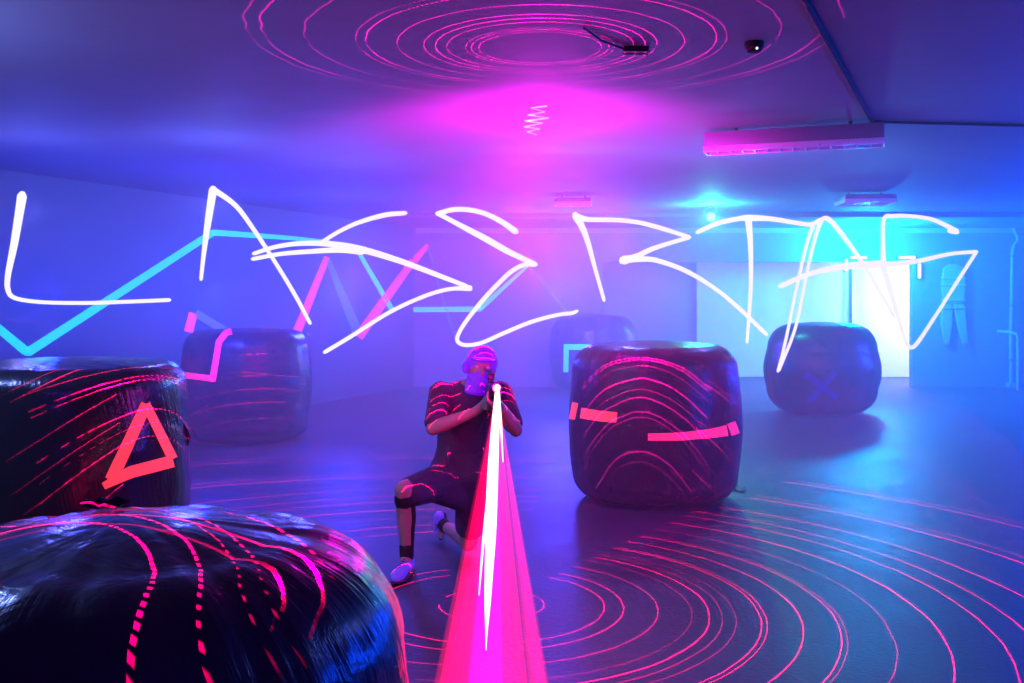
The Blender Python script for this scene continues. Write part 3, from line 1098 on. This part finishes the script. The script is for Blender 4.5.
# socks and shoes
for s, d, lean in (('R', V((-.16, -1, 0)).normalized(), 0), ('L', V((-.06, -.35, -1)).normalized(), 1)):
    an = J['an' + s]
    kn = J['kn' + s]
    bm = bmesh.new()
    chain(bm, [(an.lerp(kn, .03), .043), (an.lerp(kn, .16), .044)])
    remeshed('sock', bm, M['sock'], person, .007, 3)
    if s == 'R':
        fwd, up = V((-.22, -.97, 0)).normalized(), V((0, 0, 1))
        heel = V((an.x + .01, an.y + .035, 0))
    else:
        fwd, up = V((-.05, .10, -1)).normalized(), V((-.25, -.96, -.1)).normalized()
        heel = an + V((-.01, .075, .055))
    rt = fwd.cross(up).normalized()
    up = rt.cross(fwd).normalized()
    scale = 1.0 if s == 'R' else .50

    def sp_(f, r, u):
        return heel + fwd * f * scale + rt * r + up * u
    root = bpy.data.objects.new('shoe', None)
    C.objects.link(root)
    root.parent = person
    root.matrix_basis = Matrix.Translation(heel - V(person.location))
    bm = bmesh.new()
    hull(bm, [(sp_(.0, 0, .05), (.034, .034, .034)), (sp_(.05, 0, .075), .036), (sp_(.12, 0, .055), .038), (sp_(.0, 0, .085), .03)])
    hull(bm, [(sp_(.12, 0, .05), .037), (sp_(.2, -.008, .042), .036), (sp_(.245, -.004, .034), .026), (sp_(.05, 0, .07), .036), (sp_(.2, .015, .036), .03)])
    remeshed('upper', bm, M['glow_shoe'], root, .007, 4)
    bm = bmesh.new()
    hull(bm, [(sp_(-.01, 0, .014), (.036, .036, .014)), (sp_(.1, 0, .014), (.036, .036, .014)), (sp_(.2, -.006, .014), (.043, .043, .014)), (sp_(.25, 0, .016), (.03, .03, .014))])
    remeshed('sole', bm, M['sole'], root, .007, 2)
    bm = bmesh.new()
    for k in range(5):
        f_ = .085 + .022 * k
        tube(bm, [sp_(f_, -.022, .093 - .005 * k), sp_(f_ + .008, 0, .103 - .006 * k), sp_(f_, .022, .093 - .005 * k)], .0035, 6)
    link('laces', bm, M['sock'], root)

# head wear: soft cap and cloth over the lower face, both pale under the black light
bm = bmesh.new()
ell(bm, hp(0, .022, .048), (.094, .112, .098), hr)
hull(bm, [(hp(-.05, -.055, .062), (.03, .03, .012)), (hp(.05, -.055, .062), (.03, .03, .012)), (hp(0, -.135, .052), (.045, .03, .008))], 3)   # peak
hull(bm, [(hp(0, .08, .0), (.06, .045, .05)), (hp(0, .06, -.05), (.06, .05, .04))], 3)
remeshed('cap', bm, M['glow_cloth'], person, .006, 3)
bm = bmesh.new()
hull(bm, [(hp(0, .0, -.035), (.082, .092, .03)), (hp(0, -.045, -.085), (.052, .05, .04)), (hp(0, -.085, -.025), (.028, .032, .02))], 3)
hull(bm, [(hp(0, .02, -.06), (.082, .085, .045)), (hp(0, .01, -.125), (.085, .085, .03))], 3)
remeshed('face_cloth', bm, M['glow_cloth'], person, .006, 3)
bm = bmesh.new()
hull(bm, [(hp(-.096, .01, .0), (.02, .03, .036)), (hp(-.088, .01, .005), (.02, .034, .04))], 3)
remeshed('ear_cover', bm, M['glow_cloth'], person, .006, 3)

# ------------------------------------------------------------------ tagger
tg = thing('laser_tagger', 'black laser tag rifle held at the shoulder, glowing at the muzzle', 'laser gun', GR)
upv = (V((0, 0, 1)) - gd * gd.z).normalized()
gm = Matrix((( -side.x, gd.x, upv.x, GR.x), (-side.y, gd.y, upv.y, GR.y), (-side.z, gd.z, upv.z, GR.z), (0, 0, 0, 1)))


def gpart(name, boxes, m='gun', bev=.006):
    bm = bmesh.new()
    for lo, hi in boxes:
        box(bm, lo, hi, bev, gm)
    return link(name, bm, M[m], tg)


gpart('stock', [((-.018, .0, -.075), (.018, .035, .035)), ((-.014, .03, -.035), (.014, .2, .02))])
gpart('receiver', [((-.026, .18, -.042), (.026, .42, .035))])
gpart('pistol_grip', [((-.016, .235, -.14), (.016, .285, -.035))])
gpart('trigger_guard', [((-.008, .28, -.075), (.008, .34, -.068)), ((-.008, .335, -.075), (.008, .342, -.035))], bev=.001)
gpart('fore_end', [((-.027, .41, -.048), (.027, .59, .026))])
gpart('magazine', [((-.016, .35, -.15), (.016, .405, -.04))])
gpart('sight', [((-.012, .25, .034), (.012, .36, .05)), ((-.018, .27, .048), (.018, .34, .085))], bev=.004)
L_ = (MZ - GR).length
bm = bmesh.new()
tube(bm, [gm @ V((0, .58, -.008)), gm @ V((0, L_ - .08, -.004)), gm @ V((0, L_ - .075, -.002)), gm @ V((0, L_ - .012, 0))], [.016, .016, .024, .024], 20)
br = link('barrel', bm, M['gun'], tg)
bm = bmesh.new()
tube(bm, [gm @ V((0, L_ - .0125, 0)), gm @ V((0, L_ - .006, 0))], [.018, .012], 16)
link('lens', bm, M['muzzle'], br)

# ------------------------------------------------------------------ the red laser fan in the haze
lb = thing('laser_beam', 'broad red laser fan with white core shining from the tagger to the floor', 'laser beam', MZ)
M['beam'] = glow_volume('red_beam', (1, .0, .065), 14)
M['beam_soft'] = glow_volume('soft_red_beam', (1, .0, .075), 5)
M['beam_pink'] = glow_volume('pink_beam', (1, .0, .50), 14)
M['beam_core'] = emission('white_beam_core', (1, .80, .90), 1.0)
nt = M['beam_core'].node_tree
ad_ = N(nt, 'ShaderNodeAddShader')
tr_ = N(nt, 'ShaderNodeBsdfTransparent')
nt.links.new(nt.nodes['Emission'].outputs[0], ad_.inputs[0])
nt.links.new(tr_.outputs[0], ad_.inputs[1])
nt.links.new(ad_.outputs[0], nt.nodes['Material Output'].inputs['Surface'])
DE = 2.4


def img_end(x683):
    """floor point of the ray that crosses the picture's lower edge at x683"""
    ye = HY + EYE * F / DE
    xe = 497 + (x683 - 497) * (ye - 388) / (683 - 388)
    return (xe - CX) * DE / F


def fan(name, xa, xb, m, thick):
    bm = bmesh.new()
    a = V((img_end(xa), DE, .0))
    b = V((img_end(xb), DE, .0))
    path = ((a + b) / 2 - MZ).normalized()
    w = (b - a)
    nn = path.cross(w.normalized()).normalized()
    rings = []
    K = 20
    for t in (0., .25, .5, .75, .985):
        c_ = MZ.lerp((a + b) / 2, t)
        rr = []
        for k in range(K):
            th = 2 * PI * k / K
            rr.append(bm.verts.new(c_ + w * (.5 * math.cos(th) * (t + .012)) + nn * (thick * math.sin(th) * (t + .05))))
        rings.append(rr)
    for i in range(len(rings) - 1):
        for k in range(K):
            bm.faces.new((rings[i][k], rings[i][(k + 1) % K], rings[i + 1][(k + 1) % K], rings[i + 1][k]))
    bm.faces.new(rings[0])
    bm.faces.new(rings[-1][::-1])
    return link(name, bm, m, lb)


fan('outer_fan', 434, 463, M['beam_soft'], .06)
fan('outer_fan', 440, 458, M['beam'], .05)
fan('main_fan', 447, 533, M['beam_soft'], .08)
fan('main_fan', 455, 527, M['beam'], .08)
fan('main_fan', 461, 515, M['beam'], .06)
fan('pink_fan', 468, 503, M['beam_pink'], .06)
fan('outer_fan', 529, 549, M['beam_soft'], .06)
fan('outer_fan', 533, 546, M['beam'], .05)


def core(name, pts):
    bm = bmesh.new()
    P, R = [], []
    for x, y, w in pts:
        # distance along the fan's central plane for this image row
        q = (y - HY) / F
        t = (q * 5.24 - (EYE - MZ.z)) / (MZ.z + q * (5.24 - DE))
        D = 5.24 + (DE - 5.24) * t
        P.append(at(x, y, D - .0))
        R.append(w * D / F / 2)
    sp = spline([V((p.x, p.y, p.z, r)) for p, r in zip(P, R)], 6)
    tube(bm, [V(q[:3]) for q in sp], [max(.0006, q[3]) for q in sp], 12)
    return link(name, bm, M['beam_core'], lb)


core('core', [(497.5, 388, 4), (496.5, 410, 7), (494.5, 440, 9), (492.5, 480, 11), (491, 530, 10.5), (489, 570, 8.5), (487.5, 605, 6), (486.5, 632, 2.2), (486, 650, .8)])
core('side_ray', [(496, 392, 1.5), (489.5, 480, 3), (483.5, 540, 2.6), (479, 595, 1)])
core('side_ray', [(499, 392, 1.5), (501, 425, 2.2), (503, 462, .8)])

# ------------------------------------------------------------------ lights


def light(kind, name, loc, energy, col, size=.1, aim=None, cone=None, blend=.5):
    l = bpy.data.lights.new(name, kind)
    l.energy = energy
    l.color = col
    if kind == 'AREA':
        l.shape = 'DISK'
        l.size = size
    else:
        l.shadow_soft_size = size
    if kind == 'SPOT':
        l.spot_size = math.radians(cone)
        l.spot_blend = blend
    o = bpy.data.objects.new(name, l)
    C.objects.link(o)
    o.location = loc
    if aim is not None:
        o.rotation_euler = (V(aim) - V(loc)).to_track_quat('-Z', 'Y').to_euler()
    return o


# red ring laser: cones of light about the vertical through the muzzle, and the same pattern from the places it swept past the bales
down_R = [(.275, 1., 1), (.60, 1.1, 1), (.705, 1.1, 1), (.89, .8, .8), (1.07, .35, .7), (1.165, 1.3, 1.2), (1.235, .5, .7), (1.31, .35, .7), (1.445, 1.2, 1), (1.475, .9, .8),
          (1.665, 1.2, 1), (1.86, 1., .9), (1.89, .5, .6), (2.13, .45, .7), (2.4, 1.2, 1), (2.7, 1., .9), (2.9, .9, .9), (3.2, 1., .9), (3.76, 1.2, 1.), (3.9, .7, .7), (4.75, 1.1, .8), (4.9, .6, .6), (6.1, .25, .5), (7.9, .2, .5), (11, .12, .4), (14., .12, .4), (22., .08, .4), (40., .06, .4)]
far_R = [(6.4, .5, .7), (8., .7, .8), (10., 1., .9), (12.9, .8, .8), (17., 1., .9), (40., .4, .6)]
up_R = [(.33, .8, 1), (.37, .8, 1), (.40, .6, .7), (.5, .7, 1), (.56, 1., 1.1), (.62, .8, 1), (.76, .7, .9), (.92, .9, 1), (.97, .5, .8), (1.22, .35, 1), (1.42, .6, 1), (1.49, .4, .8)]


def ring_laser(name, loc, energy, col, angles, rot=None, windows=(), keep=True, dash=210, gap=-3.3, waver=.006):
    """spot along its local -Z whose light lies on cones at the given elevations; windows: (bearing, half width) kept or left out"""
    o = light('SPOT', name, loc, energy, col, 0.0, None, 178, .0)
    if rot is not None:
        o.rotation_euler = rot
    l = o.data
    l.use_nodes = True
    nt = l.node_tree
    em = nt.nodes['Emission']
    tc = N(nt, 'ShaderNodeTexCoord')
    sp = N(nt, 'ShaderNodeSeparateXYZ')
    nt.links.new(tc.outputs['Normal'], sp.inputs[0])
    ab = N(nt, 'ShaderNodeMath', operation='ABSOLUTE')
    nt.links.new(sp.outputs['Z'], ab.inputs[0])
    el = N(nt, 'ShaderNodeMath', operation='ARCSINE')
    nt.links.new(ab.outputs[0], el.inputs[0])
    an = N(nt, 'ShaderNodeMath', operation='ARCTAN2')
    nt.links.new(sp.outputs['Y'], an.inputs[0])
    nt.links.new(sp.outputs['X'], an.inputs[1])
    # slight waver of the lines
    wv = N(nt, 'ShaderNodeTexNoise')
    wv.inputs['Scale'].default_value = 9
    nt.links.new(tc.outputs['Normal'], wv.inputs['Vector'])
    wo = N(nt, 'ShaderNodeMath', operation='MULTIPLY_ADD')
    nt.links.new(wv.outputs['Fac'], wo.inputs[0])
    wo.inputs[1].default_value = waver
    nt.links.new(el.outputs[0], wo.inputs[2])
    cur = None
    for phi, k, w in angles:
        c_ = N(nt, 'ShaderNodeMath', operation='COMPARE')
        nt.links.new(wo.outputs[0], c_.inputs[0])
        c_.inputs[1].default_value = phi + waver / 2
        c_.inputs[2].default_value = w
        a_ = N(nt, 'ShaderNodeMath', operation='MULTIPLY_ADD')
        nt.links.new(c_.outputs[0], a_.inputs[0])
        a_.inputs[1].default_value = k
        if cur is None:
            a_.inputs[2].default_value = 0
        else:
            nt.links.new(cur, a_.inputs[2])
        cur = a_.outputs[0]
    # the pulsed beam breaks into dashes on some bearings
    dn = N(nt, 'ShaderNodeMath', operation='MULTIPLY')
    nt.links.new(an.outputs[0], dn.inputs[0])
    dn.inputs[1].default_value = dash
    si = N(nt, 'ShaderNodeMath', operation='SINE')
    nt.links.new(dn.outputs[0], si.inputs[0])
    nz = N(nt, 'ShaderNodeTexNoise')
    nz.inputs['Scale'].default_value = 3
    nt.links.new(tc.outputs['Normal'], nz.inputs['Vector'])
    ad = N(nt, 'ShaderNodeMath', operation='MULTIPLY_ADD')
    nt.links.new(nz.outputs['Fac'], ad.inputs[0])
    ad.inputs[1].default_value = 9
    ad.inputs[2].default_value = gap
    sm = N(nt, 'ShaderNodeMath', operation='ADD')
    nt.links.new(si.outputs[0], sm.inputs[0])
    nt.links.new(ad.outputs[0], sm.inputs[1])
    cl = N(nt, 'ShaderNodeClamp')
    nt.links.new(sm.outputs[0], cl.inputs[0])
    mu = N(nt, 'ShaderNodeMath', operation='MULTIPLY')
    nt.links.new(cl.outputs[0], mu.inputs[0])
    nt.links.new(cur, mu.inputs[1])
    cur = mu.outputs[0]
    for az, hw in windows:
        cm = N(nt, 'ShaderNodeMath', operation='COMPARE')
        nt.links.new(an.outputs[0], cm.inputs[0])
        cm.inputs[1].default_value = math.radians(az)
        cm.inputs[2].default_value = math.radians(hw)
        if not keep:
            iv = N(nt, 'ShaderNodeMath', operation='SUBTRACT')
            iv.inputs[0].default_value = 1
            nt.links.new(cm.outputs[0], iv.inputs[1])
            cm = iv
        m2 = N(nt, 'ShaderNodeMath', operation='MULTIPLY')
        nt.links.new(cur, m2.inputs[0])
        nt.links.new(cm.outputs[0], m2.inputs[1])
        cur = m2.outputs[0]
    nt.links.new(cur, em.inputs['Strength'])
    return o


LP = MZ + V((.0, -.04, .0))
TOP = V((.147, 5.24, 2.55))            # the spinning laser hangs here, leaning a little
FOOT = V((-.105, 5.24, 0))
axis = FOOT - TOP
W = .00085
RED = (1, .0, .10)
tilt = V((0, 0, -1)).rotation_difference(axis).to_euler()
LH = axis.length
ring_laser('ring_laser', TOP, 30000, RED, [(math.atan(LH / R), k * .5 * (1 + min(R, 5) ** 2 * .06), W * w * (.8 + .12 * min(R, 5))) for R, k, w in down_R], rot=tilt, windows=((70.5, 13.2), (170.4, 14.8)), keep=False, gap=-2.0)
ring_laser('ring_laser', TOP, 20000, RED, [(math.atan(2.55 / R), k * 1.6, W * w) for R, k, w in ((9.1, .6, .8), (8.4, .8, .9), (7.8, 1, 1.), (7.2, .6, .8), (10.5, .5, .6))], windows=((117, 10),))
up_axis = V((.147, 5.23, H)) - TOP
ring_laser('ring_laser', TOP + V((0, 0, .01)), 420, (1, .0, .36), [(math.atan(up_axis.length / R), k * (1 + R * R * 2), W * 2.4 * w / (1 + R)) for R, k, w in up_R], rot=up_axis.to_track_quat('-Z', 'Y').to_euler())
ring_laser('ring_laser', (.64, 6.4, 2.3), 9000, (1, .0, .22), [(math.atan((2.3 - z) / 1.13), k, w * .003) for z, k, w in
           ((1.19, 1, .8), (1.165, .8, .9), (1.10, .35, .5), (.985, 1, .9), (.89, .45, .5), (.82, .75, .7), (.70, .7, .6), (.655, .5, .5), (.40, .8, .55), (.33, .2, .5))], windows=((73, 20.5),), waver=.01)
ring_laser('ring_laser', (-1.28, 5.0, 1.55), 4500, RED, [(math.atan((1.55 - z) / .81), k, w * .003) for z, k, w in
           ((1.255, .7, .7), (1.19, 1, .9), (1.165, .9, .8), (.99, 1, .9), (.905, .35, .6), (.83, .8, .7))], windows=((151.5, 27),), dash=150, gap=-3.9)
ring_laser('ring_laser', (-1.2, 2.0, 2.0), 9000, RED, [(math.atan(.95 / R), k, w * .0032) for R, k, w in
           ((.15, .6, 1), (.44, 1, 1.2), (.53, 1, .9), (.60, .5, .6), (.64, .8, .7), (.77, 1, .9))], dash=115, gap=-4.2, waver=.02)

# magenta spot and point added without fixtures, to colour the ceiling and haze
light('SPOT', 'magenta_fill', (.15, 5.7, 1.85), 1250, (1, .0, .80), .3, (.2, 8.6, H), 94, 1.)
light('POINT', 'magenta_glow', at(540, 160, 7.3), 85, (1, .0, .80), .25)
light('POINT', 'muzzle_glow', LP + V((0, -.05, .03)), 16, (1, .0, .55), .02)
# blue_ and violet_ lights added without fixtures, to tint haze and surfaces
light('POINT', 'blue_left', at(40, 300, 9.0), 80, (.003, .03, 1), .15)
light('POINT', 'blue_left', at(215, 300, 10.2), 140, (.012, .036, 1), .15)
light('POINT', 'blue_mid', at(345, 290, 12.5), 310, (.03, .045, 1), .15)
light('POINT', 'blue_mid', at(345, 240, 9.4), 55, (.08, .10, 1), .2)
light('POINT', 'violet_mid', at(560, 290, 15), 800, (.07, .05, 1), .2)
light('POINT', 'cyan_back', (6.2, 17.3, 2.4), 1200, (.0, .38, 1), .15)
light('POINT', 'blue_right', (8.2, 13.0, 1.5), 1100, (.0, .04, 1), .15)
light('POINT', 'blue_right', (5.0, 5.4, 1.1), 300, (.0, .05, 1), .15)
light('POINT', 'blue_right', (6.2, 9.2, 2.1), 260, (.0, .045, 1), .15)
light('POINT', 'violet_front', (.5, -1.2, 2.5), 110, (.16, .02, 1), .3)
light('POINT', 'recess_lamp', (8.8, 19.5, 1.7), 650, (.50, .44, 1), .2)
light('POINT', 'side_fill', (-3.3, 4.2, 2.45), 170, (.2, .3, 1), .12)  # both side lights are added and unseen, for highlights on the bale film
light('POINT', 'side_fill', (4.2, 5.0, 2.5), 60, (.12, .2, 1), .12)
light('POINT', 'torch_glow', at(26, 212, 8.0), 30, (.13, .16, 1), .05)
light('POINT', 'torch_glow', at(217, 212, 8.1), 34, (.13, .16, 1), .05)
light('POINT', 'torch_glow', at(576, 218, 8.7), 30, (.13, .16, 1), .05)
light('POINT', 'torch_glow', at(750, 220, 8.8), 30, (.13, .2, 1), .05)
light('POINT', 'torch_glow', at(622, 260, 8.8), 30, (.13, .16, 1), .05)
light('POINT', 'green_glow', at(711, 218, 13.7), 110, (.03, 1, .6), .06)

# ------------------------------------------------------------------ world and view
w = bpy.data.worlds.new('World')
w.use_nodes = True
w.node_tree.nodes['Background'].inputs['Color'].default_value = (0, 0, 0, 1)
S.world = w
S.view_settings.view_transform = 'Standard'
S.view_settings.look = 'None'
S.view_settings.gamma = 1
S.view_settings.exposure = 0
S.view_settings.use_curve_mapping = False
for m_ in bpy.data.materials:
    m_.cycles.emission_sampling = 'NONE'
M['cyan_led'].cycles.emission_sampling = 'AUTO'
S.cycles.volume_step_rate = 3
S.cycles.volume_max_steps = 96
S.cycles.max_bounces = 6
S.cycles.volume_bounces = 1
S.cycles.transparent_max_bounces = 12
S.cycles.sample_clamp_indirect = 4
S.cycles.use_denoising = True
S.cycles.caustics_reflective = False
S.cycles.caustics_refractive = False
